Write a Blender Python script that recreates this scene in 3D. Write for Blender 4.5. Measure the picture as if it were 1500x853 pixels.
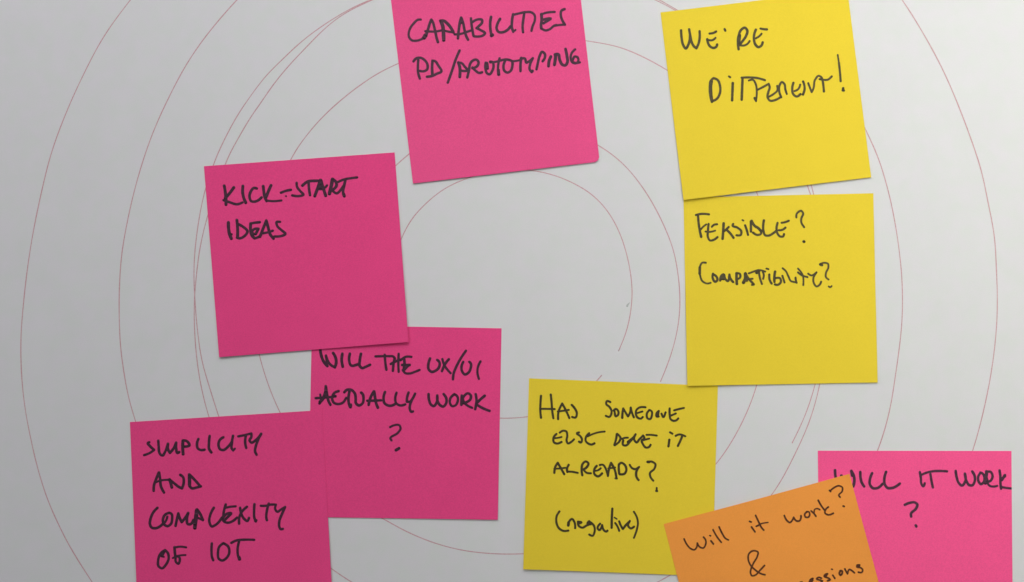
import bpy, bmesh, math, random
from mathutils import Vector, Matrix

for o in list(bpy.data.objects):
    bpy.data.objects.remove(o, do_unlink=True)
random.seed(7)
scene = bpy.context.scene

# ------------------------------------------------------------ camera
# Wall plane is y = 0, x to the right, z up, the viewer stands on the -y side.
# 1 px of the 1500 px wide photograph is about 0.273 mm on the wall.
PX = 0.0002734
DIST = 0.45
FPX = DIST / PX
TILT = math.radians(4.3)                     # camera a little below the middle, looking slightly up
FWD = Vector((0, math.cos(TILT), math.sin(TILT)))
RGT = Vector((1, 0, 0))
UPV = RGT.cross(FWD)
AIM = Vector((0, 0, 1.45))                   # middle of the picture on the wall
CAM = AIM - FWD * DIST
cam_data = bpy.data.cameras.new('camera')
cam = bpy.data.objects.new('camera', cam_data)
scene.collection.objects.link(cam)
cam_data.sensor_width = 36
cam_data.lens = 36 * FPX / 1500
cam_data.clip_start = 0.01
cam_data.clip_end = 50
cam.matrix_world = Matrix((
    (RGT.x, UPV.x, -FWD.x, CAM.x), (RGT.y, UPV.y, -FWD.y, CAM.y),
    (RGT.z, UPV.z, -FWD.z, CAM.z), (0, 0, 0, 1)))
scene.camera = cam

# ------------------------------------------------------------ light
world = bpy.data.worlds.new('World')
scene.world = world
world.use_nodes = True
wb = world.node_tree.nodes['Background']
wb.inputs['Color'].default_value = (0.93, 0.95, 1.0, 1)
wb.inputs['Strength'].default_value = 0.19

def area(name, loc, target, size, power, color):
    d = bpy.data.lights.new(name, 'AREA')
    d.shape = 'SQUARE'
    d.size = size
    d.energy = power
    d.color = color
    o = bpy.data.objects.new(name, d)
    scene.collection.objects.link(o)
    o.location = loc
    o.rotation_euler = (Vector(target) - Vector(loc)).to_track_quat('-Z', 'Y').to_euler()
    return o

key = area('window_light', AIM + Vector((0.35, -0.99, 0.45)), AIM + Vector((0.31, 0, 0.10)), 0.35, 0.565, (1.0, 1.0, 0.90))
key.data.spread = 0.75
area('fill_light', AIM + Vector((-0.50, -0.70, 0.90)), AIM, 0.5, 2.7, (0.995, 0.985, 1.0))  # this and the next two are added fill lamps, no real fixtures
area('fill_light', AIM + Vector((-0.36, -0.49, 0.65)), AIM, 0.5, 2.0, (0.995, 0.985, 1.0))
area('fill_light', AIM + Vector((0.10, -0.45, 0.75)), AIM, 0.5, 3.0, (0.995, 0.985, 1.0))

vs = scene.view_settings
scene.display_settings.display_device = 'sRGB'
vs.view_transform = 'Standard'
vs.look = 'None'
vs.exposure = 0
vs.gamma = 1
vs.use_curve_mapping = False
scene.render.resolution_x = 1024
scene.render.resolution_y = 582
scene.render.film_transparent = False
scene.cycles.filter_width = 1.5

# ------------------------------------------------------------ materials
def paper_mat(name, col, blotch=0.02, grain=0.05, bump=0.10, rough=0.85, grain_scale=2600, tint=None):
    m = bpy.data.materials.new(name)
    m.use_nodes = True
    nt = m.node_tree
    N, L = nt.nodes, nt.links
    b = N['Principled BSDF']
    b.inputs['Roughness'].default_value = rough
    b.inputs['Specular IOR Level'].default_value = 0.18
    tc = N.new('ShaderNodeTexCoord')
    # fibre grain
    g = N.new('ShaderNodeTexNoise'); g.inputs['Scale'].default_value = grain_scale
    g.inputs['Detail'].default_value = 3; g.inputs['Roughness'].default_value = 0.7
    L.new(tc.outputs['Object'], g.inputs['Vector'])
    # larger cloudiness of the stock
    c = N.new('ShaderNodeTexNoise'); c.inputs['Scale'].default_value = 55
    c.inputs['Detail'].default_value = 5; c.inputs['Roughness'].default_value = 0.65
    L.new(tc.outputs['Object'], c.inputs['Vector'])
    mg = N.new('ShaderNodeMapRange'); mg.inputs['From Min'].default_value = 0.3; mg.inputs['From Max'].default_value = 0.7
    mg.inputs['To Min'].default_value = 1 - grain; mg.inputs['To Max'].default_value = 1 + grain
    L.new(g.outputs['Fac'], mg.inputs['Value'])
    mc = N.new('ShaderNodeMapRange'); mc.inputs['From Min'].default_value = 0.3; mc.inputs['From Max'].default_value = 0.7
    mc.inputs['To Min'].default_value = 1 - blotch; mc.inputs['To Max'].default_value = 1 + blotch
    L.new(c.outputs['Fac'], mc.inputs['Value'])
    mul = N.new('ShaderNodeMath'); mul.operation = 'MULTIPLY'
    L.new(mg.outputs[0], mul.inputs[0]); L.new(mc.outputs[0], mul.inputs[1])
    vm = N.new('ShaderNodeVectorMath'); vm.operation = 'SCALE'
    if tint:
        # slow drift between a cooler and a warmer white
        t = N.new('ShaderNodeTexNoise'); t.inputs['Scale'].default_value = 150
        t.inputs['Detail'].default_value = 3
        L.new(tc.outputs['Object'], t.inputs['Vector'])
        mx = N.new('ShaderNodeMix'); mx.data_type = 'RGBA'
        tr = N.new('ShaderNodeMapRange'); tr.inputs['From Min'].default_value = 0.35; tr.inputs['From Max'].default_value = 0.65
        L.new(t.outputs['Fac'], tr.inputs['Value'])
        L.new(tr.outputs[0], mx.inputs['Factor'])
        mx.inputs['A'].default_value = (*col, 1); mx.inputs['B'].default_value = (*tint, 1)
        L.new(mx.outputs['Result'], vm.inputs[0])
    else:
        vm.inputs[0].default_value = col
    L.new(mul.outputs[0], vm.inputs['Scale'])
    L.new(vm.outputs[0], b.inputs['Base Color'])
    # fine tooth of the paper
    bp = N.new('ShaderNodeBump'); bp.inputs['Strength'].default_value = bump
    bp.inputs['Distance'].default_value = 0.00006
    L.new(g.outputs['Fac'], bp.inputs['Height'])
    L.new(bp.outputs['Normal'], b.inputs['Normal'])
    return m

def ink_mat(name, thin, dense, rough=0.6, spec=0.2, scale=900):
    """Felt pen ink: mostly dense, thinner where the paper tooth shows through."""
    m = bpy.data.materials.new(name)
    m.use_nodes = True
    nt = m.node_tree
    N, L = nt.nodes, nt.links
    b = N['Principled BSDF']
    b.inputs['Roughness'].default_value = rough
    b.inputs['Specular IOR Level'].default_value = spec
    tc = N.new('ShaderNodeTexCoord')
    g = N.new('ShaderNodeTexNoise'); g.inputs['Scale'].default_value = scale
    g.inputs['Detail'].default_value = 4; g.inputs['Roughness'].default_value = 0.7
    L.new(tc.outputs['Object'], g.inputs['Vector'])
    r = N.new('ShaderNodeMapRange'); r.inputs['From Min'].default_value = 0.35; r.inputs['From Max'].default_value = 0.7
    L.new(g.outputs['Fac'], r.inputs['Value'])
    mx = N.new('ShaderNodeMix'); mx.data_type = 'RGBA'
    L.new(r.outputs[0], mx.inputs['Factor'])
    mx.inputs['A'].default_value = (*dense, 1); mx.inputs['B'].default_value = (*thin, 1)
    L.new(mx.outputs['Result'], b.inputs['Base Color'])
    return m

M_WALL = paper_mat('painted_wall', (0.62, 0.62, 0.60), 0.03, 0.03, 0.3, grain_scale=500)
M_SHEET = paper_mat('white_sheet_paper', (0.684, 0.698, 0.680), 0.014, 0.026, 0.10, tint=(0.706, 0.692, 0.708))
M_PINK = paper_mat('pink_note_paper', (0.84, 0.066, 0.243), 0.025, 0.075, 0.12, grain_scale=2000)
M_PINK2 = paper_mat('pink_note_paper_right_lit', (0.97, 0.101, 0.295), 0.025, 0.075, 0.12, grain_scale=2000)  # same pink paper, brighter light at the right put into its colour
M_PINK3 = paper_mat('pink_note_paper_top_lit', (0.85, 0.090, 0.268), 0.025, 0.075, 0.12, grain_scale=2000)  # same pink paper, paler tone of the well-lit top note painted in
M_YELL = paper_mat('yellow_note_paper', (0.82, 0.62, 0.040), 0.015, 0.030, 0.10, grain_scale=2000)
M_ORAN = paper_mat('orange_note_paper', (0.91, 0.335, 0.060), 0.02, 0.035, 0.10, grain_scale=2000)
INK_P = ink_mat('black_marker_on_pink', (0.082, 0.024, 0.050), (0.042, 0.017, 0.032))
INK_P1 = ink_mat('black_marker_on_lit_pink', (0.092, 0.032, 0.060), (0.056, 0.026, 0.042))
INK_Y = ink_mat('black_marker_on_yellow', (0.110, 0.083, 0.028), (0.058, 0.050, 0.026))
INK_Y2 = ink_mat('dense_black_marker_on_yellow', (0.075, 0.053, 0.016), (0.042, 0.036, 0.018))
INK_O = ink_mat('dark_fineliner_on_orange', (0.120, 0.035, 0.012), (0.075, 0.024, 0.010))
M_LINE = ink_mat('thin_red_pencil_line', (0.66, 0.44, 0.46), (0.52, 0.26, 0.29), 0.8, 0.1, 1500)
M_SMUDGE = ink_mat('graphite_mark', (0.50, 0.53, 0.50), (0.40, 0.43, 0.41), 0.7, 0.1)

# ------------------------------------------------------------ helpers
def on_wall(px, py, h=0.0):
    """Point on the plane h metres in front of the wall that the photograph shows at pixel px, py."""
    d = FWD * FPX + RGT * (px - 750) + UPV * (426.5 - py)
    t = (-h - CAM.y) / d.y
    return CAM + d * t

def link(name, verts, faces, mat, parent=None, smooth=True):
    me = bpy.data.meshes.new(name)
    me.from_pydata([tuple(v) for v in verts], [], faces)
    me.materials.append(mat)
    if smooth:
        me.polygons.foreach_set('use_smooth', [True] * len(me.polygons))
    me.update()
    o = bpy.data.objects.new(name, me)
    scene.collection.objects.link(o)
    if parent is not None:
        o.parent = parent
        o.matrix_parent_inverse = parent.matrix_world.inverted()
    return o

def catmull(pts, step=3.0):
    """Smooth a list of (x, y, w) and resample; a doubled point is a sharp corner (handled by caller)."""
    if len(pts) == 1:
        return pts
    out = []
    n = len(pts)
    for i in range(n - 1):
        p0 = pts[max(i - 1, 0)]; p1 = pts[i]; p2 = pts[i + 1]; p3 = pts[min(i + 2, n - 1)]
        L = math.hypot(p2[0] - p1[0], p2[1] - p1[1])
        k = max(2, int(L / step))
        # centripetal-ish: limit tangents to the local segment length
        def tang(a, b, c):
            l1 = math.hypot(b[0] - a[0], b[1] - a[1]) or 1e-6
            l2 = math.hypot(c[0] - b[0], c[1] - b[1]) or 1e-6
            if a == b or b == c:
                return ((c[0] - a[0]) , (c[1] - a[1]))
            tx = ((b[0] - a[0]) / l1 * l2 + (c[0] - b[0]) / l2 * l1) / (l1 + l2)
            ty = ((b[1] - a[1]) / l1 * l2 + (c[1] - b[1]) / l2 * l1) / (l1 + l2)
            return (tx * L, ty * L)
        t1 = tang(p0, p1, p2) if i > 0 else None
        t2 = tang(p1, p2, p3) if i < n - 2 else None
        if t1 is None and t2 is None:
            t1 = t2 = (p2[0] - p1[0], p2[1] - p1[1])
        elif t1 is None:
            t1 = (1.5 * (p2[0] - p1[0]) - .5 * t2[0], 1.5 * (p2[1] - p1[1]) - .5 * t2[1])
        elif t2 is None:
            t2 = (1.5 * (p2[0] - p1[0]) - .5 * t1[0], 1.5 * (p2[1] - p1[1]) - .5 * t1[1])
        for j in range(k):
            s = j / k
            h00 = 2*s**3 - 3*s*s + 1; h10 = s**3 - 2*s*s + s; h01 = -2*s**3 + 3*s*s; h11 = s**3 - s*s
            out.append((h00*p1[0] + h10*t1[0] + h01*p2[0] + h11*t2[0],
                        h00*p1[1] + h10*t1[1] + h01*p2[1] + h11*t2[1],
                        p1[2] + (p2[2] - p1[2]) * s))
    out.append(pts[-1])
    return out

def stroke_mesh(V, F, pts, place, ridge, closed_caps=True, seg=8, jitter=0.0):
    """Append one pen stroke (pixel polyline x, y, width) as a slightly domed ribbon with round ends."""
    n = len(pts)
    base = len(V)
    if n == 1:
        x, y, w = pts[0]
        V.append(place(x, y, ridge))
        for k in range(12):
            a = k * math.tau / 12
            V.append(place(x + math.cos(a) * w / 2, y + math.sin(a) * w / 2, 0))
        for k in range(12):
            F.append((base, base + 1 + k, base + 1 + (k + 1) % 12))
        return
    dirs = []
    for i in range(n):
        a = pts[max(i - 1, 0)]; b = pts[min(i + 1, n - 1)]
        dx, dy = b[0] - a[0], b[1] - a[1]
        l = math.hypot(dx, dy) or 1e-9
        dirs.append((dx / l, dy / l))
    wob = 0.0
    for i, (x, y, w) in enumerate(pts):
        wob = wob * 0.7 + random.uniform(-1, 1) * jitter
        hw = w / 2 * (1 + wob)
        dx, dy = dirs[i]
        V.append(place(x - dy * hw, y + dx * hw, 0))
        V.append(place(x, y, ridge))
        V.append(place(x + dy * hw, y - dx * hw, 0))
    for i in range(n - 1):
        a = base + 3 * i
        F.append((a, a + 3, a + 4, a + 1))
        F.append((a + 1, a + 4, a + 5, a + 2))
    for end, i in ((-1, 0), (1, n - 1)):
        x, y, w = pts[i]
        dx, dy = dirs[i]
        ring = [base + 3 * i + 2 if end == 1 else base + 3 * i]
        for k in range(1, seg):
            a = math.pi * k / seg
            if end == 1:   # from -normal side round the tip to +normal side
                vx = dy * math.cos(a) + dx * math.sin(a); vy = -dx * math.cos(a) + dy * math.sin(a)
            else:
                vx = -dy * math.cos(a) - dx * math.sin(a); vy = dx * math.cos(a) - dy * math.sin(a)
            V.append(place(x + vx * w / 2, y + vy * w / 2, 0))
            ring.append(len(V) - 1)
        ring.append(base + 3 * i if end == 1 else base + 3 * i + 2)
        c = base + 3 * i + 1
        for k in range(len(ring) - 1):
            F.append((c, ring[k], ring[k + 1]))

# ------------------------------------------------------------ the wall and the big sheet
def slab(name, x0, x1, z0, z1, y0, y1, mat, nx=1, nz=1, fn=None):
    V, F = [], []
    for j in range(nz + 1):
        for i in range(nx + 1):
            x = x0 + (x1 - x0) * i / nx; z = z0 + (z1 - z0) * j / nz
            V.append((x, y0 - (fn(x, z) if fn else 0), z))
    k = len(V)
    for (x, y, z) in list(V):
        V.append((x, y1, z))
    w = nx + 1
    for j in range(nz):
        for i in range(nx):
            a = j * w + i
            F.append((a, a + 1, a + 1 + w, a + w))
            F.append((k + a, k + a + w, k + a + 1 + w, k + a + 1))
    rim = [i for i in range(nx)] + [nx + j * w for j in range(nz)] + \
          [nz * w + i for i in range(nx, 0, -1)] + [j * w for j in range(nz, 0, -1)]
    m = len(rim)
    for q in range(m):
        a, b = rim[q], rim[(q + 1) % m]
        e = len(V)
        V += [V[a], V[k + a], V[k + b], V[b]]      # own vertices keep the edge crisp
        F.append((e, e + 1, e + 2, e + 3))
    return link(name, V, F, mat)

wall = slab('wall', -1.6, 1.6, 0.0, 2.7, 0.0006, 0.12, M_WALL)
wall['kind'] = 'structure'

sheet = slab('paper_sheet', -0.33, 0.33, 1.45 - 0.235, 1.45 + 0.235, 0.0, 0.0002, M_SHEET)
sheet['label'] = 'large white paper sheet with thin red pencil rings behind all the sticky notes'
sheet['category'] = 'paper sheet'

RINGS = [   # thin hand-drawn rings, pixel points of the photograph
 # 0 outermost ring, left
 "215,-30 191,0 150,57 122,110 95,170 75,225 60,285 46,355 37.5,415 34.3,446 31,485 30.5,520 33.2,570 39.4,615 44.5,640 51,670 60,703 72,738 85,767 100,797 115,822 135,853 160,890",
 # 1 second ring, left (passes behind the bottom left note)
 "375,-28 347,0 331,17.6 307.4,45.7 292,66 273.4,94 250,137.5 225,192 205,250 187.5,320 178,375 174.8,425 174.7,470 177.2,515 181.4,545 187,577 197.7,615 212,655 236,710 270,765 312,815 350,850 380,875",
 # 2 double ring, first line
 "575,-12 543,0 519.6,9.8 496,22.8 472.7,37.8 442.2,60.5 414,87 390.6,110 367.2,140.6 348.5,168 331,200 320.3,222 311,246 300,280 293.2,311 288.5,341 285.2,370 284,400 285.5,440 288.8,480 296.4,532 307.7,570 320.3,610 345,670 385,735 435,795 484.7,832.6 500.7,844 514.7,853 545,868",
 # 3 double ring, second line
 "575,-14 543,1.4 508,17.5 496,25.5 475,42.5 451.6,66.3 423.5,96 400,124.5 381.3,152 364.9,175 350.8,200 339,220 329,243 314,285 303.5,318 296.9,344 291.5,371 288.1,400 285.2,430 284.3,458 284.9,482 287.1,515 290.8,545 296.4,575 305.7,610 325,660 360,725",
 # 4 fourth ring, left, round underneath and up the right side
 "700,62 640,72 582.4,93.5 554.7,107 526.6,125.6 498.5,147.6 475,169 461,184 448,200 435.2,217 425.8,234 402,285 382,345 372,410 372,470 379.4,519 386.4,544 396.3,573 410.3,605 440,655 485,710 525,742 559.5,759 590.5,776.5 630.5,793.7 670.5,805 710.5,810.6 750,812 766.5,811.5 830,804 900,784 965,750 1015,713 1049,680 1075.5,641 1095.5,601 1109,563.5 1120,500 1126,420 1121,340 1110.2,285.5 1107.6,281 1090,230 1050,165 1010,125 976.5,102.5 950,87.5 910,70 859,60 790,52 700,62",
 # 5 inner ring, open at the lower right
 "906.2,514 915.8,492 921.8,470 925.3,447 926.3,430 923.7,400 918,372 900,325 884,301 866,284 849,273 832,264.5 815,257.7 797,252.6 780,249.8 730,249 685,261 650,277 625,297 600,325 589,347 575,385 570,430 575,485 592,530 622,570 665,600 700,609.5 731,613 750,613 772,611 815,600 850,580 876,556.6 881.3,550",
 # 6 second ring from the middle
 "967.6,559 976.5,538 984.5,515 991.5,488 995.5,460 995.9,430 993,400 987.5,370 970,325 945,280 910,237.5 877.5,213.5 830,192 760,178 690,183 640,200 597.8,226.5 580.5,242 540,285 512,335 500,390",
 # 7 double ring on the right, inner line with a free end
 "930,-14 960,0 990,15.5 1040,52 1090,105 1135,168 1165,225 1182.5,271.5 1187,284 1203,345 1210,420 1206,500 1194.2,563 1187.9,585 1178.5,611 1169,632 1160.4,649",
 # 8 double ring on the right, outer line
 "940,-16 962,-2 990,13.5 1043,50 1095,104 1140,166 1171,224 1188.5,271 1191.5,284 1209,345 1216,420 1212,500 1200.8,563 1195,588 1185.5,618 1173.8,646 1159.7,675 1145.7,702 1132.8,722 1105,755 1060,795 1020,820 983,842 963.6,853 940,864",
 # 9 ring right of the yellow notes
 "1160,20 1200,70 1240,130 1269.3,193 1284,225 1298.6,270 1310.3,322 1316.8,364 1320.6,400 1322,430 1321,476 1318,505 1313,541 1301,611 1285.7,660 1262,710 1230,760",
 # 10 outermost ring, right
 "1302,-25 1321.5,0 1350,45 1380,100 1402,150 1421.7,202 1436.4,246 1448,300 1456.3,343 1459.8,400 1461,430 1460,476 1453.5,536 1441,601 1425,660 1400,725 1365,790 1330,840",
]
def sheet_place(x, y, h):
    p = on_wall(x, y, 0.00001 + h)
    return (p.x, p.y, p.z)
for i, r in enumerate(RINGS):
    q = [float(t) for s in r.split() for t in s.split(',')]
    pts = [(q[k], q[k + 1], 1.45) for k in range(0, len(q), 2)]
    V, F = [], []
    def pl(x, y, h, lift=0.000004 * i):
        return sheet_place(x, y, h + lift)
    q = catmull(pts, 5.0)
    for _ in range(10):                      # a steady sweep of the hand: no corners
        q = [q[0]] + [((q[k-1][0] + 2*q[k][0] + q[k+1][0]) / 4, (q[k-1][1] + 2*q[k][1] + q[k+1][1]) / 4, q[k][2])
                      for k in range(1, len(q) - 1)] + [q[-1]]
    stroke_mesh(V, F, q, pl, 0.00001, jitter=0.10)
    link('pencil_ring', V, F, M_LINE, sheet)
V, F = [], []
stroke_mesh(V, F, catmull([(922.5, 443.5, 0.8), (920.0, 446.0, 2.2), (918.8, 448.3, 3.0)], 1.0), sheet_place, 0.00001)
link('smudge', V, F, M_SMUDGE, sheet)

# ------------------------------------------------------------ sticky notes
NG = 44
class Note:
    def __init__(s, corners, base, lift, mat, ink, label, clip=None):
        """corners TL TR BR BL in photo pixels; lift(u, v) = height above the wall, v = 0 at the glued top edge."""
        s.c = corners; s.base = base; s.lift = lift; s.mat = mat; s.ink = ink
        s.uvc = [(0, 0), (1, 0), (1, 1), (0, 1)]
        s.wc = [on_wall(*p, base + lift(*uv)) for p, uv in zip(corners, s.uvc)]
        bow = [random.uniform(-1, 1) for _ in range(4)]
        s.bow = bow
        V, F = [], []
        n = NG
        for j in range(n + 1):
            for i in range(n + 1):
                V.append(s.world(i / n, j / n, 0, clip))
        k = len(V)
        for j in range(n + 1):
            for i in range(n + 1):
                V.append(s.world(i / n, j / n, -0.00010, clip))
        w = n + 1
        for j in range(n):
            for i in range(n):
                a = j * w + i
                F.append((a, a + w, a + w + 1, a + 1))
                F.append((k + a, k + a + 1, k + a + w + 1, k + a + w))
        rim = [i for i in range(n)] + [n + j * w for j in range(n)] + \
              [n * w + i for i in range(n, 0, -1)] + [j * w for j in range(n, 0, -1)]
        for q in range(len(rim)):
            a, b = rim[q], rim[(q + 1) % len(rim)]
            e = len(V)
            V += [V[a], V[b], V[k + b], V[k + a]]
            F.append((e, e + 1, e + 2, e + 3))
        s.o = link('sticky_note', V, F, mat)
        s.o['label'] = label
        s.o['category'] = 'sticky note'
        s.o['group'] = 'sticky notes on the white sheet'
    def world(s, u, v, off, clip=None):
        if clip:
            u, v = clip(u, v)
        a, b, c, d = s.wc
        p = a * (1 - u) * (1 - v) + b * u * (1 - v) + c * u * v + d * (1 - u) * v
        return Vector((p.x, -(s.base + s.lift(u, v)) - off, p.z))
    def uv(s, px, py):
        # inverse of the bilinear map on the photo corners (Newton)
        (x0, y0), (x1, y1), (x2, y2), (x3, y3) = s.c
        u = v = 0.5
        for _ in range(12):
            X = x0*(1-u)*(1-v) + x1*u*(1-v) + x2*u*v + x3*(1-u)*v - px
            Y = y0*(1-u)*(1-v) + y1*u*(1-v) + y2*u*v + y3*(1-u)*v - py
            xu = (x1-x0)*(1-v) + (x2-x3)*v; xv = (x3-x0)*(1-u) + (x2-x1)*u
            yu = (y1-y0)*(1-v) + (y2-y3)*v; yv = (y3-y0)*(1-u) + (y2-y1)*u
            D = xu*yv - xv*yu
            u -= (X*yv - Y*xv) / D
            v -= (Y*xu - X*yu) / D
        return u, v
    def write(s, word, origin, dw, strokes, ink=None, limit=None):
        """strokes: 'w|x,y x,y' items in tenths of a photo pixel from origin."""
        V, F = [], []
        cnt = 0
        for st in strokes.split(';'):
            st = st.strip()
            if not st:
                continue
            w = dw
            if '|' in st:
                ws, st = st.split('|')
                w = float(ws)
            pts = []
            for t in st.split():
                x, y = t.split(',')
                pts.append((origin[0] + float(x) / 10, origin[1] + float(y) / 10, w / 10 * 1.15))
            lift = 0.000012 + 0.000002 * (cnt % 12)
            cnt += 1
            def pl(x, y, h, lift=lift):
                u, v = s.uv(x, y)
                u = min(max(u, 0.0), 1.0); v = min(max(v, 0.0), 1.0)
                return s.world(u, v, lift + h)
            stroke_mesh(V, F, catmull(pts, 1.2), pl, 0.000012, jitter=0.035)
        o = link('written_word', V, F, ink or s.ink, s.o)
        o['label'] = word
        return o

def curl(bottom=0.0008, left=0.0, right=0.0, p=2.4, wave=0.00015, ph=0.0):
    def f(u, v):
        return (bottom * max(0.0, v) ** p + left * (1 - u) ** 3 * v ** 1.3 + right * u ** 3 * v ** 1.3
                + wave * v * (1 + math.sin(5.0 * u + ph + 2.0 * v)))
    return f

def bulged(f, amount):
    return lambda u, v: f(u, v) + amount * math.sin(math.pi * min(max(u, 0), 1)) * (0.25 + 0.75 * v)

def clip_corner(u, v):        # the dog-eared bottom right corner of the top pink note
    d = (u - 1) + (v - 1) + 0.016
    if d > 0:
        u -= d / 2; v -= d / 2
    return u, v

n_kick = Note([(298.7, 243.7), (578, 223.5), (598.3, 501.2), (321, 523.4)], 0.00024, curl(0.00022, 0.0001, 0.0003, ph=1.0), M_PINK, INK_P,
              'pink sticky note reading KICK-START IDEAS, upper left among the notes')
n_ux = Note([(457, 476), (734.7, 481.2), (729.2, 761.6), (451, 757.6)], 0.00012, curl(0.00012, 0.0, 0.0002, ph=2.0, wave=0.00003), M_PINK, INK_P,
            'pink sticky note asking WILL THE UX/UI ACTUALLY WORK, tucked under two other pink notes')
n_simp = Note([(190.3, 618.5), (471.8, 601.0), (487.2, 881), (201.5, 899)], 0.00028, curl(0.00025, 0.0003, 0.0001, ph=0.3, wave=0.0001), M_PINK, INK_P,
              'pink sticky note reading SIMPLICITY AND COMPLEXITY OF IOT, at the bottom left')
n_cap = Note([(572, -5.5), (846.5, -38), (878.4, 236.8), (605, 269)], 0.00012, curl(0.00018, 0.0002, 0.0001, ph=3.0, wave=0.0001), M_PINK3, INK_P1,
             'pink sticky note reading CAPABILITIES PD/PROTOTYPING, cut off by the top edge', clip=clip_corner)
n_has = Note([(775, 554.4), (1051.7, 565.4), (1043.5, 844.5), (766.4, 834.2)], 0.00012, curl(0.00015, 0.0006, 0.0, ph=2.5, wave=0.00005), M_YELL, INK_Y2,
             'yellow sticky note asking HAS SOMEONE ELSE DONE IT ALREADY, with (negative) below')
n_feas = Note([(1001.3, 289.3), (1279.3, 283.3), (1285.7, 560.6), (1006.8, 565.6)], 0.00022, curl(0.00012, 0.0006, 0.0, ph=0.9, wave=0.00008), M_YELL, INK_Y,
              'yellow sticky note reading FEASIBLE? COMPATIBILITY?, middle of the three yellow ones')
n_diff = Note([(967.6, 18.4), (1241.2, -15), (1276.2, 259.9), (1001.2, 293.2)], 0.00032, curl(0.0002, 0.0005, 0.0, ph=4.2, wave=0.00008), M_YELL, INK_Y,
              "yellow sticky note exclaiming WE'RE DIFFERENT!, at the top right")
n_work = Note([(1198, 660.4), (1481.6, 660.9), (1484, 941), (1201.5, 941)], 0.00012, curl(0.0002, 0.0, 0.0001, ph=1.9, wave=0.00005), M_PINK2, INK_P1,
              'pink sticky note asking WILL IT WORK ?, half under the orange note')
n_oran = Note([(972.3, 767.9), (1244.2, 694.3), (1318, 966), (1043, 1040)], 0.00040, bulged(curl(0.0004, 0.0006, 0.0, ph=0.1, wave=0.00015), 0.0030), M_ORAN, INK_O,
              'orange sticky note, tilted, asking Will it work? &, overlapping a yellow and a pink note')

# --- CAPABILITIES PD/PROTOTYPING
n_cap.write('the word CAPABILITIES in black marker', (590, 5), 36,
 "32|262,243 225,245 165,295 110,370 88,440 92,500 130,548 200,555 270,535 320,500 345,450;55|312,510 335,475;"
 "345,470 375,370 400,290 418,245;418,245 440,280 460,350 480,440 500,530 515,575;32|330,415 400,420 480,420 560,405;"
 "48|560,270 585,340 595,430 600,545;40|552,262 600,262 650,300 700,360 740,430;30|740,430 690,425 620,410;"
 "32|760,462 850,455 940,425 1000,405;808,520 820,400 835,300 855,215;855,215 885,300 905,400 930,490 955,540;44|855,230 862,285;"
 "34|998,225 1005,300 1020,400 1035,480;34|1010,290 1060,255 1120,240 1160,248 1160,290 1120,335 1080,370;34|1080,370 1140,400 1205,450 1180,475 1100,495 1040,490;"
 "1293,205 1280,300 1285,400 1300,480;48|1300,480 1312,472;"
 "1425,235 1390,300 1375,380 1400,425 1470,430 1530,400 1580,345;34|1615,165 1600,270 1600,370 1618,425;28|1618,425 1650,398;"
 "32|1615,175 1700,155 1800,135 1890,142 1930,180 1935,250 1900,350 1885,410;34|1780,150 1765,250 1755,350 1762,430;"
 "38|2030,165 2035,250 2025,330 2030,375;30|2025,170 2100,145 2225,132;36|2050,250 2110,235 2170,230 2110,270 2060,300;"
 "32|2030,375 2090,405 2150,390 2220,335 2250,325;34|2370,92 2325,115 2315,180 2335,250 2375,320;30|2375,320 2300,325 2235,335")
n_cap.write('PD/PROTOTYPING in black marker', (600, 60), 34,
 "58,308 95,268 150,255 220,290 265,370 255,430 205,455 150,450;128,285 122,380 125,470 150,560;"
 "36|335,300 330,400 335,520;335,300 370,305 420,370 465,460 400,490 340,520 255,535;"
 "732,150 680,270 620,450 560,620;40|715,328 735,400 735,535;715,328 760,335 810,390 850,440 780,450 740,440;"
 "845,545 870,440 890,340 930,295 980,285 1010,320 990,380 920,410;920,400 970,450 1020,480 1060,470;"
 "1115,330 1112,420 1140,490 1170,500 1210,450 1230,370 1215,320 1180,315;46|1130,340 1138,410;"
 "30|1180,325 1270,315 1340,295 1400,285 1450,285;32|1318,265 1300,350 1295,440 1305,500;44|1300,440 1305,500;"
 "1400,300 1375,380 1390,450 1430,475 1480,450 1505,380 1500,310 1440,285 1340,295;28|1500,308 1580,300 1640,285;"
 "36|1635,260 1625,350 1625,450;34|1630,270 1690,270 1710,330 1750,310 1805,265;1805,265 1770,340 1760,430 1790,468;36|1790,465 1802,450;"
 "1860,425 1880,330 1910,220 1940,170 1980,200 1980,260 1950,308;1860,425 1872,370;38|2070,240 2045,300 2035,380;"
 "42|2122,358 2135,280 2140,210;38|2130,210 2175,205 2200,290 2240,360 2280,370 2310,330 2305,230 2285,130;"
 "32|2425,135 2375,190 2360,260 2380,320 2430,340 2470,310 2460,250 2420,240 2392,290;30|2400,322 2445,335 2495,325")
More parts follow.
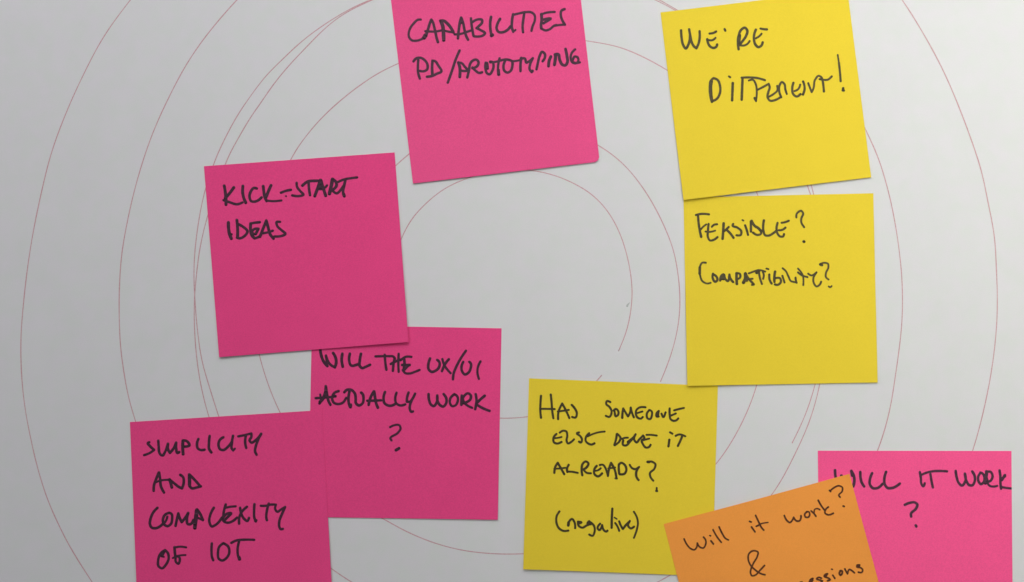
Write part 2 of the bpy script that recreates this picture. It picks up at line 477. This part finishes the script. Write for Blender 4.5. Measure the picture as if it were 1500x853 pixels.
# --- WE'RE DIFFERENT!
n_diff.write("the word WE'RE in black marker", (985, 20), 33,
 "127,250 135,360 160,470 198,520 230,470 255,380 258,320;245,235 262,330 280,420 320,490 352,515;352,515 385,440 400,350 398,265;"
 "30|545,298 600,290 640,268;28|630,362 590,395 530,395;510,382 520,430 560,495 610,510 645,490 655,460;"
 "30|764,232 774,256;970,530 960,430 970,330 1010,240 1060,212 1095,250 1075,340 1020,420 985,470;40|985,325 975,440;"
 "28|985,470 1050,475 1100,450 1130,410;1222,242 1198,310 1195,390 1215,460 1260,500 1300,480 1322,430;28|1220,370 1270,340 1305,302;"
 "30|1290,225 1340,235 1385,238")
n_diff.write('the word DIFFERENT! in black marker', (1030, 90), 32,
 "155,255 115,290 100,380 105,500 130,605;40|125,300 112,390 118,500 130,590;155,255 210,280 250,380 245,480 200,560 145,590;"
 "34|435,328 430,450 425,580;26|378,230 398,243;34|578,250 572,400 565,570;30|565,248 680,245 800,255 905,285;"
 "26|670,290 730,280 770,340 785,430 785,500 775,590;28|775,590 752,545;28|790,430 870,390 960,340;"
 "30|960,340 975,390 955,460 945,540 980,585 1060,575 1140,530;28|960,530 1030,490 1090,430 1085,370;"
 "30|1145,535 1115,450 1120,360 1155,312 1190,340 1205,420 1225,485;"
 "1322,325 1305,410 1320,490 1370,525 1425,490;28|1340,445 1390,420 1422,352;1465,305 1485,370 1485,430 1462,495;"
 "28|1540,330 1570,410 1590,460;28|1590,460 1615,410 1640,280 1695,222 1730,240 1750,280;32|1750,280 1760,350 1770,450;"
 "27|1705,270 1760,280 1820,280 1885,230;24|1972,-85 1982,-20 1990,30;30|1990,30 2005,170 2015,300;32|2052,402 2050,430;32|2045,434 2062,436")
# --- KICK-START IDEAS
n_kick.write('the word KICK-START in black marker', (320, 240), 40,
 "85,328 100,420 110,520 110,605;225,352 170,430 100,510;34|75,540 160,570 280,600 350,575;358,332 355,430 375,520 400,578;"
 "36|560,367 520,360 470,420 455,490 480,555 540,560 600,530 630,500;655,335 665,420 680,500 705,550;770,322 735,400 700,490;"
 "30|700,545 800,555 920,545;34|915,430 980,405 1060,388;22|985,480 992,482;"
 "34|1145,285 1150,340 1200,410 1245,460 1180,480 1080,470;38|1230,325 1310,265 1400,255 1470,255;36|1320,270 1325,360 1340,465;"
 "1410,480 1450,370 1490,245;1500,245 1525,330 1570,475;32|1450,375 1540,370 1590,322;54|1490,300 1492,355;"
 "46|1625,445 1650,340 1670,232;38|1670,230 1715,265 1730,320 1670,390 1650,400;34|1670,400 1730,440 1790,390 1830,330;"
 "32|1755,270 1840,235 1950,215 2030,205;36|1860,240 1840,330 1825,420 1840,480;42|1830,445 1843,480")
n_kick.write('the word IDEAS in black marker', (320, 305), 42,
 "145,220 150,320 165,400 188,455;32|165,390 192,395;40|270,185 280,300 280,440;36|290,245 370,290 425,350 380,420 300,452 272,442;"
 "34|605,215 520,225 470,235;40|472,235 470,330 490,410 530,450;34|580,310 520,320 490,360 520,390;34|530,452 590,430 625,400;36|585,312 545,390;"
 "38|608,428 650,320 700,192;38|700,192 730,300 760,400 805,455;32|650,378 720,365 795,340;34|900,210 850,215 860,270 920,330 980,390 930,415 820,425")
# --- WILL THE UX/UI ACTUALLY WORK ?
n_ux.write('the word WILL in black marker', (460, 500), 38,
 "92,135 110,230 145,310 195,370;34|175,215 200,290 240,350 305,388;30|195,370 185,300 172,220;38|305,388 325,320 310,230 280,178;"
 "415,188 405,280 420,378;36|525,188 515,290 540,360 640,345;36|688,188 670,290 670,370 700,400 760,380 820,352")
n_ux.write('the word THE in black marker', (460, 500), 34,
 "32|900,228 1000,225 1100,225 1160,230 1185,265;1035,205 1045,320 1060,425;1180,250 1165,340 1155,440;1125,340 1200,300 1270,275;"
 "32|1240,190 1235,320 1240,455;32|1270,285 1340,235 1425,235;36|1320,260 1325,340 1310,430;36|1290,355 1400,355;32|1390,355 1320,430;"
 "32|1300,430 1340,475 1400,480 1480,455 1545,428")
n_ux.write('the word UX/UI in black marker', (580, 500), 36,
 "500,258 475,340 480,420 520,455 580,440 630,390 635,310 605,280;32|680,268 705,350 750,420 800,475;34|775,270 720,340 675,445;"
 "34|1025,145 960,240 880,390 845,480 835,565;34|985,310 960,380 970,450 1010,495 1060,470 1095,400 1095,330 1075,308;32|1238,302 1200,390 1195,480 1215,558")
n_ux.write('the word ACTUALLY in black marker', (455, 555), 36,
 "222,118 215,200 180,290 130,370;225,130 240,240 260,330 290,390;34|75,293 200,285 330,275;28|140,240 150,290;46|205,250 180,300 140,345;44|222,190 228,270;"
 "34|410,190 350,215 315,290 340,360 400,380 470,360 520,290;38|335,262 362,265;"
 "495,205 530,172 600,175 650,230 660,300 665,370 705,400 760,370 775,300 765,240 740,212;570,190 555,280 560,370 580,425;40|588,392 584,422;"
 "850,390 880,280 925,195;38|930,195 945,290 960,370 985,432;34|830,332 930,330 1030,325;1090,203 1070,270 1085,370 1150,405 1210,395 1250,370;"
 "34|1258,215 1240,290 1255,370 1310,400 1385,385;34|1435,210 1412,290 1410,345;34|1530,228 1500,290 1455,345 1410,345;34|1480,330 1455,400 1455,460 1475,495 1498,488")
n_ux.write('the word WORK in black marker', (580, 555), 36,
 "478,235 485,320 520,395 550,410 600,350 605,255;605,255 615,350 650,400 690,418 735,370 735,290 700,235;"
 "34|850,240 800,290 790,360 820,410 870,400 905,340 900,270 855,235;38|965,258 960,340 958,390;34|970,330 1000,260 1055,222 1095,250 1090,310 1040,350 985,370;"
 "32|1000,365 1060,410 1115,435;50|978,330 985,355;34|1168,235 1180,320 1160,455;1300,258 1240,310 1180,370;1185,390 1270,440 1370,480")
n_ux.write('a question mark in black marker', (500, 600), 30,
 "715,268 770,242 850,242 868,285 830,350 720,440 735,462;38|800,605 845,578")
# --- SIMPLICITY AND COMPLEXITY OF IOT
n_simp.write('the word SIMPLICITY in black marker', (200, 620), 35,
 "185,285 165,295 200,345 255,395;32|255,400 190,445 110,475;318,262 325,360 335,440 360,475 390,478;390,478 430,400 460,310;38|460,308 460,390 490,440;"
 "490,440 540,380 580,290;580,290 580,380 600,445 625,430;40|680,260 675,350 682,460;680,258 730,265 775,330 700,350;905,237 885,310 900,380 940,400 995,395;"
 "1070,192 1060,300 1065,390 1095,435;1270,212 1220,250 1200,330 1225,390 1270,400 1340,350 1400,270;1413,190 1395,300 1395,380 1415,405;28|1415,405 1440,380;"
 "32|1490,198 1580,180 1680,155;34|1600,190 1590,280 1605,368;34|1680,155 1680,210 1655,260 1680,290 1750,250 1825,162;1825,160 1780,250 1745,350 1735,420 1757,468")
n_simp.write('the word AND in black marker', (200, 680), 36,
 "250,400 255,320 290,220 325,132;330,132 345,230 355,330 400,425;28|270,282 350,250 440,240 490,240;40|482,235 500,290 515,350;480,235 550,290 620,345 665,365;"
 "665,365 690,280 680,200 640,167;770,160 770,250 775,330 810,365 870,355 940,335;780,168 850,240 930,332;42|776,190 778,325")
n_simp.write('the word COMPLEXITY in black marker', (210, 725), 35,
 "205,202 150,260 105,360 95,440 120,490 180,500 240,475 290,430;380,275 320,300 285,380 300,440 350,470 400,440 420,360 410,290 375,275;30|350,330 325,400 290,440;"
 "470,465 490,370 510,282;36|510,282 530,350 560,410;36|560,410 610,350 655,277;36|655,277 635,370 650,440 690,440 730,380;48|752,495 760,400 780,235;"
 "36|785,225 830,290 870,380;30|870,380 800,350;54|775,300 755,440;34|1030,200 980,300 965,410 1000,475 1050,455 1150,345;"
 "34|1205,152 1185,220 1170,300 1175,400 1230,420 1300,400 1370,345;30|1190,205 1250,190 1350,180;36|1170,340 1220,290 1285,282 1240,330 1190,380;"
 "1415,202 1430,280 1480,370 1520,395 1545,350;1515,187 1440,260 1400,360 1400,432;34|1625,148 1620,250 1625,350 1645,400;34|1637,395 1652,385;"
 "32|1720,172 1800,170 1860,155 1940,155;34|1835,140 1805,260 1800,350 1808,382;32|1940,155 1930,220 1960,260 2010,230 2075,190;34|2075,190 2030,290 1990,400 1990,480 2010,515 2040,510")
n_simp.write('the word OF in black marker', (220, 768), 34,
 "210,395 160,430 115,540 125,630 170,655 230,600 270,500 255,430 215,390;26|165,482 198,488;36|355,348 360,430 370,500;28|350,355 430,340 525,350;"
 "26|330,505 400,475 515,462;32|370,500 380,570 410,590 430,550 420,490 400,480;34|210,400 175,470")
n_simp.write('the word IOT in black marker', (220, 768), 34,
 "900,292 895,400 905,500 920,537;1070,290 1010,340 990,430 1005,520 1050,542 1110,510 1155,430 1140,340 1080,295;32|1185,285 1260,250 1380,238 1520,240;"
 "1300,260 1280,350 1280,450 1300,525;40|1298,492 1308,522")
# --- FEASIBLE? COMPATIBILITY?
n_feas.write('the word FEASIBLE? in black marker', (1010, 300), 32,
 "30|95,155 160,140 285,145;125,160 135,280 150,380 172,478;26|165,370 200,330 245,295;30|280,288 270,400 270,480 300,530 360,520 410,482;"
 "26|235,400 300,405 375,387;28|328,330 360,300 405,292;36|500,280 495,380 485,505;30|515,390 575,333;32|540,370 600,430 645,492;"
 "30|640,288 630,310 700,340 760,400 750,450 690,455;30|815,308 840,380 858,448;24|775,230 790,238;34|900,250 900,340 900,398;34|910,242 960,320 1010,350 1040,385;"
 "30|1040,385 1050,430 1000,450 930,415;1090,235 1080,310 1085,400 1110,455 1160,460 1220,430 1270,390;34|1065,385 1085,395;30|1290,272 1275,350 1290,430 1330,473 1375,470 1385,438;"
 "30|1310,380 1360,375 1405,342;28|1350,270 1400,262 1455,240;28|1565,190 1570,140 1640,95 1665,130 1640,200 1635,245 1680,335;36|1673,545 1680,550")
n_feas.write('the word COMPATIBILITY? in black marker', (1010, 370), 32,
 "26|240,160 190,160 150,230 155,340 190,430 260,465 310,455;36|152,230 150,320;345,322 340,380 380,440 410,410 400,370 350,330;"
 "450,420 470,350 500,330 520,390 560,430 585,340;585,335 600,390 640,442;42|465,395 490,350 498,395;36|690,315 690,400 695,470;30|690,312 740,325 740,380 700,400;"
 "44|792,450 820,380 820,322;820,312 850,370 890,420 938,470;26|840,400 925,395;38|830,360 840,420;26|915,485 945,480;"
 "26|870,315 940,290 1010,268 1110,290;28|1020,310 1035,390 1062,472;42|985,305 1015,290;28|1075,290 1090,350 1080,395;"
 "30|1170,332 1175,410 1205,465;24|1128,245 1158,254;34|1255,290 1245,360 1245,438;30|1260,385 1330,390 1340,440 1290,485 1252,477;28|1362,352 1393,448;"
 "25|1365,240 1410,280 1450,360 1490,430 1530,440;28|1555,378 1560,420 1570,452;24|1500,435 1570,450;24|1590,245 1630,290 1660,340 1670,400 1668,488;"
 "26|1590,300 1650,345 1730,370;26|1740,320 1780,345 1862,300;27|1860,305 1820,370 1820,450 1865,508 1910,480 1930,437;"
 "26|1912,180 1980,160 2030,175 2035,230 2000,310 2000,370 2038,405;34|1916,184 1942,194;24|2040,507 2062,520 2083,502")
# --- HAS SOMEONE ELSE DONE IT ALREADY? (negative)
n_has.write('the word HAS in black marker', (780, 570), 30,
 "125,103 118,200 115,330 125,428;268,85 280,200 290,330 305,435;28|115,297 220,297 325,300;375,448 380,350 435,218;435,218 490,320 540,432;26|370,335 450,325 533,312;"
 "575,238 620,290 650,360 630,425 582,417")
n_has.write('the word SOMEONE in black marker', (870, 570), 29,
 "240,195 190,182 180,220 230,270 260,340 225,415 175,400;30|290,322 320,297 360,340 350,390 320,408 305,360 300,322;32|415,428 420,350 430,295;430,290 470,360 500,408;"
 "500,408 530,350 540,277;540,277 560,360 585,420;755,272 660,280 625,310 615,370 640,425 690,440 715,417;26|630,360 710,335;810,315 775,370 790,440 820,448 850,390 845,330 812,313;"
 "950,327 915,370 920,410 948,408;24|948,335 942,398;28|990,367 1015,418 1050,347;1110,290 1110,380 1125,450 1170,473 1215,460 1235,437;28|1130,395 1200,365;27|1175,318 1240,300 1318,282")
n_has.write('the word ELSE in black marker', (800, 620), 30,
 "150,168 110,220 115,290 150,308 225,285;26|120,230 170,225 225,212;28|200,148 250,120 295,130 310,190 300,270 320,308 360,290 408,247;480,145 450,157 500,200 525,250 510,293 482,280;"
 "630,157 585,210 580,270 620,310 665,323 708,305;25|610,203 680,170 760,145 858,131")
n_has.write('the word DONE in black marker', (880, 620), 30,
 "235,168 225,240 200,328;240,166 290,230 270,280 205,332;26|310,240 350,225 398,222;330,262 330,330 360,338 430,280 510,172;36|400,285 480,222;"
 "510,172 490,250 525,292 570,240 620,193;620,190 640,230 600,260 620,320 665,368 705,360 730,327;26|620,260 710,235;26|670,180 740,180 820,190")
n_has.write('the word IT in black marker', (880, 620), 30,
 "32|1005,252 992,348;28|1015,142 1050,163;28|1097,195 1140,175 1238,200;1195,195 1160,280 1130,343")
n_has.write('the word ALREADY? in black marker', (800, 660), 31,
 "120,338 135,250 170,192;170,192 215,270 265,358;26|120,280 200,275 280,265;330,222 305,280 310,325;27|310,320 390,325 463,340;"
 "530,373 520,290 540,200 580,172 620,200 600,250 545,290;28|545,290 600,340 655,345;740,237 705,290 710,360 755,390 820,347;26|710,310 760,300 800,272;"
 "27|785,225 830,220 870,270 890,330 905,383;905,383 920,290 950,192;950,192 1000,280 1030,418;26|910,275 1010,260;27|1015,420 1038,420;"
 "1065,215 1065,300 1070,350;1065,220 1100,192 1150,220 1175,300 1150,350 1080,360;28|1225,222 1260,270 1300,285 1362,252;1350,265 1320,330 1325,400 1353,443;"
 "28|1485,178 1550,175 1600,210 1585,280 1520,345 1530,400 1570,453;36|1487,178 1508,178;24|1620,558 1618,605;28|1612,603 1626,605")
n_has.write('the word (negative) in black marker', (800, 735), 29,
 "195,153 155,220 150,310 190,400 250,435 325,432;38|325,355 330,315;30|330,310 380,262 415,310 425,395;465,302 520,312 480,330;465,302 475,360 530,390 590,360 640,340;"
 "32|630,297 605,330 650,340;640,305 700,360 710,450 680,508 632,490;790,332 755,400 775,425 820,360;820,352 850,430 880,448 898,432;"
 "31|970,113 962,250 960,390;28|1012,322 1045,370 1070,435;20|1000,241 1035,263;1070,297 1100,370 1125,408;30|1125,408 1170,350 1225,297;"
 "1225,292 1200,360 1240,400 1288,375;30|1160,358 1215,312;26|1285,157 1330,240 1345,320 1325,430 1285,538")
# --- WILL IT WORK ?
n_work.write('the word WILL in black marker', (1200, 670), 35,
 "232,193 238,280 270,380 300,440;300,440 325,275;325,273 400,400 500,433;38|470,205 505,270 515,350 500,430;42|476,225 486,270;"
 "602,220 605,300 625,380 658,432;775,238 745,320 745,410 790,460 850,458 930,395;980,218 955,310 960,400 1000,455 1060,458 1182,392")
n_work.write('the word IT in black marker', (1340, 670), 33,
 "75,222 90,310 100,400 125,433 147,387;32|90,265 160,235 260,210 380,205 472,210;230,250 245,350 265,447")
n_work.write('the word WORK in black marker', (1340, 670), 34,
 "600,205 615,300 650,390 690,422 740,360 735,245;735,245 760,360 800,415 840,418 880,350 875,270 842,212;33|965,230 930,290 935,360 970,400 1010,370 1020,300 990,240 962,228;"
 "44|1052,215 1045,300 1035,385;34|1055,218 1110,218 1140,280 1110,350 1060,370;30|1060,370 1100,425 1160,435 1208,425;50|1038,300 1056,350;1242,198 1255,300 1255,380 1265,465;"
 "38|1318,272 1272,340;30|1265,442 1340,455 1416,463;32|1322,265 1322,285")
n_work.write('a question mark in black marker', (1260, 710), 34,
 "655,305 730,275 800,270 838,300 820,360 745,440 748,478;34|815,606 824,624")
# --- Will it work? & ...essions
n_oran.write('the word Will in dark fineliner', (990, 745), 23,
 "120,450 160,530 220,595 270,610 305,570 312,510;312,510 350,570 400,583 430,540 435,470 402,422;24|510,477 545,523;20|493,398 505,403;540,312 600,420 660,498;628,270 680,380 720,440 763,463")
n_oran.write('the word it in dark fineliner', (990, 745), 24,
 "1100,272 1150,343;24|1072,190 1095,199;1160,102 1215,220 1245,280 1278,318;18|1170,262 1240,225 1340,206;24|1170,262 1200,249")
n_oran.write('the word work? in dark fineliner', (1110, 700), 24,
 "380,555 420,630 460,658 500,620 518,582;518,582 560,635 600,635 625,590 625,558;715,502 680,535 690,578 735,580 755,540 740,502 708,500;"
 "775,490 810,520 845,567;21|820,520 830,465 870,455 903,472;880,332 930,420 975,480;1030,432 990,470 980,520 1020,546 1103,525;"
 "23|1055,195 1110,150 1190,120 1238,145 1235,200 1185,265 1205,288;23|1047,186 1064,204;26|1252,420 1264,424")
n_oran.write('an ampersand in dark fineliner', (1060, 768), 23,
 "595,743 530,725 450,670 390,610 352,520 360,440 400,400 460,394 493,412 485,470 430,570 395,650 385,720 405,758 450,750 520,680 588,607")
n_oran.write('the word ending ...essions in dark fineliner', (1140, 768), 24,
 "22|305,858 328,846 350,862;26|495,798 462,815 445,860 470,890;26|492,800 488,830 455,852;24|620,795 580,782 550,805 600,822 638,835 605,862;"
 "24|712,732 678,740 662,765 715,790 752,818 712,832;28|700,745 678,768;23|790,752 820,798;20|773,663 785,667;"
 "28|905,690 888,730 905,752 932,720 928,692 904,688;970,662 990,700 1010,733;1010,733 1040,670 1070,685 1112,720;"
 "1192,607 1152,612 1152,635 1200,645 1238,680 1222,713 1172,711;28|1162,622 1188,615")

# ------------------------------------------------------------ render defaults
scene.render.engine = 'CYCLES'
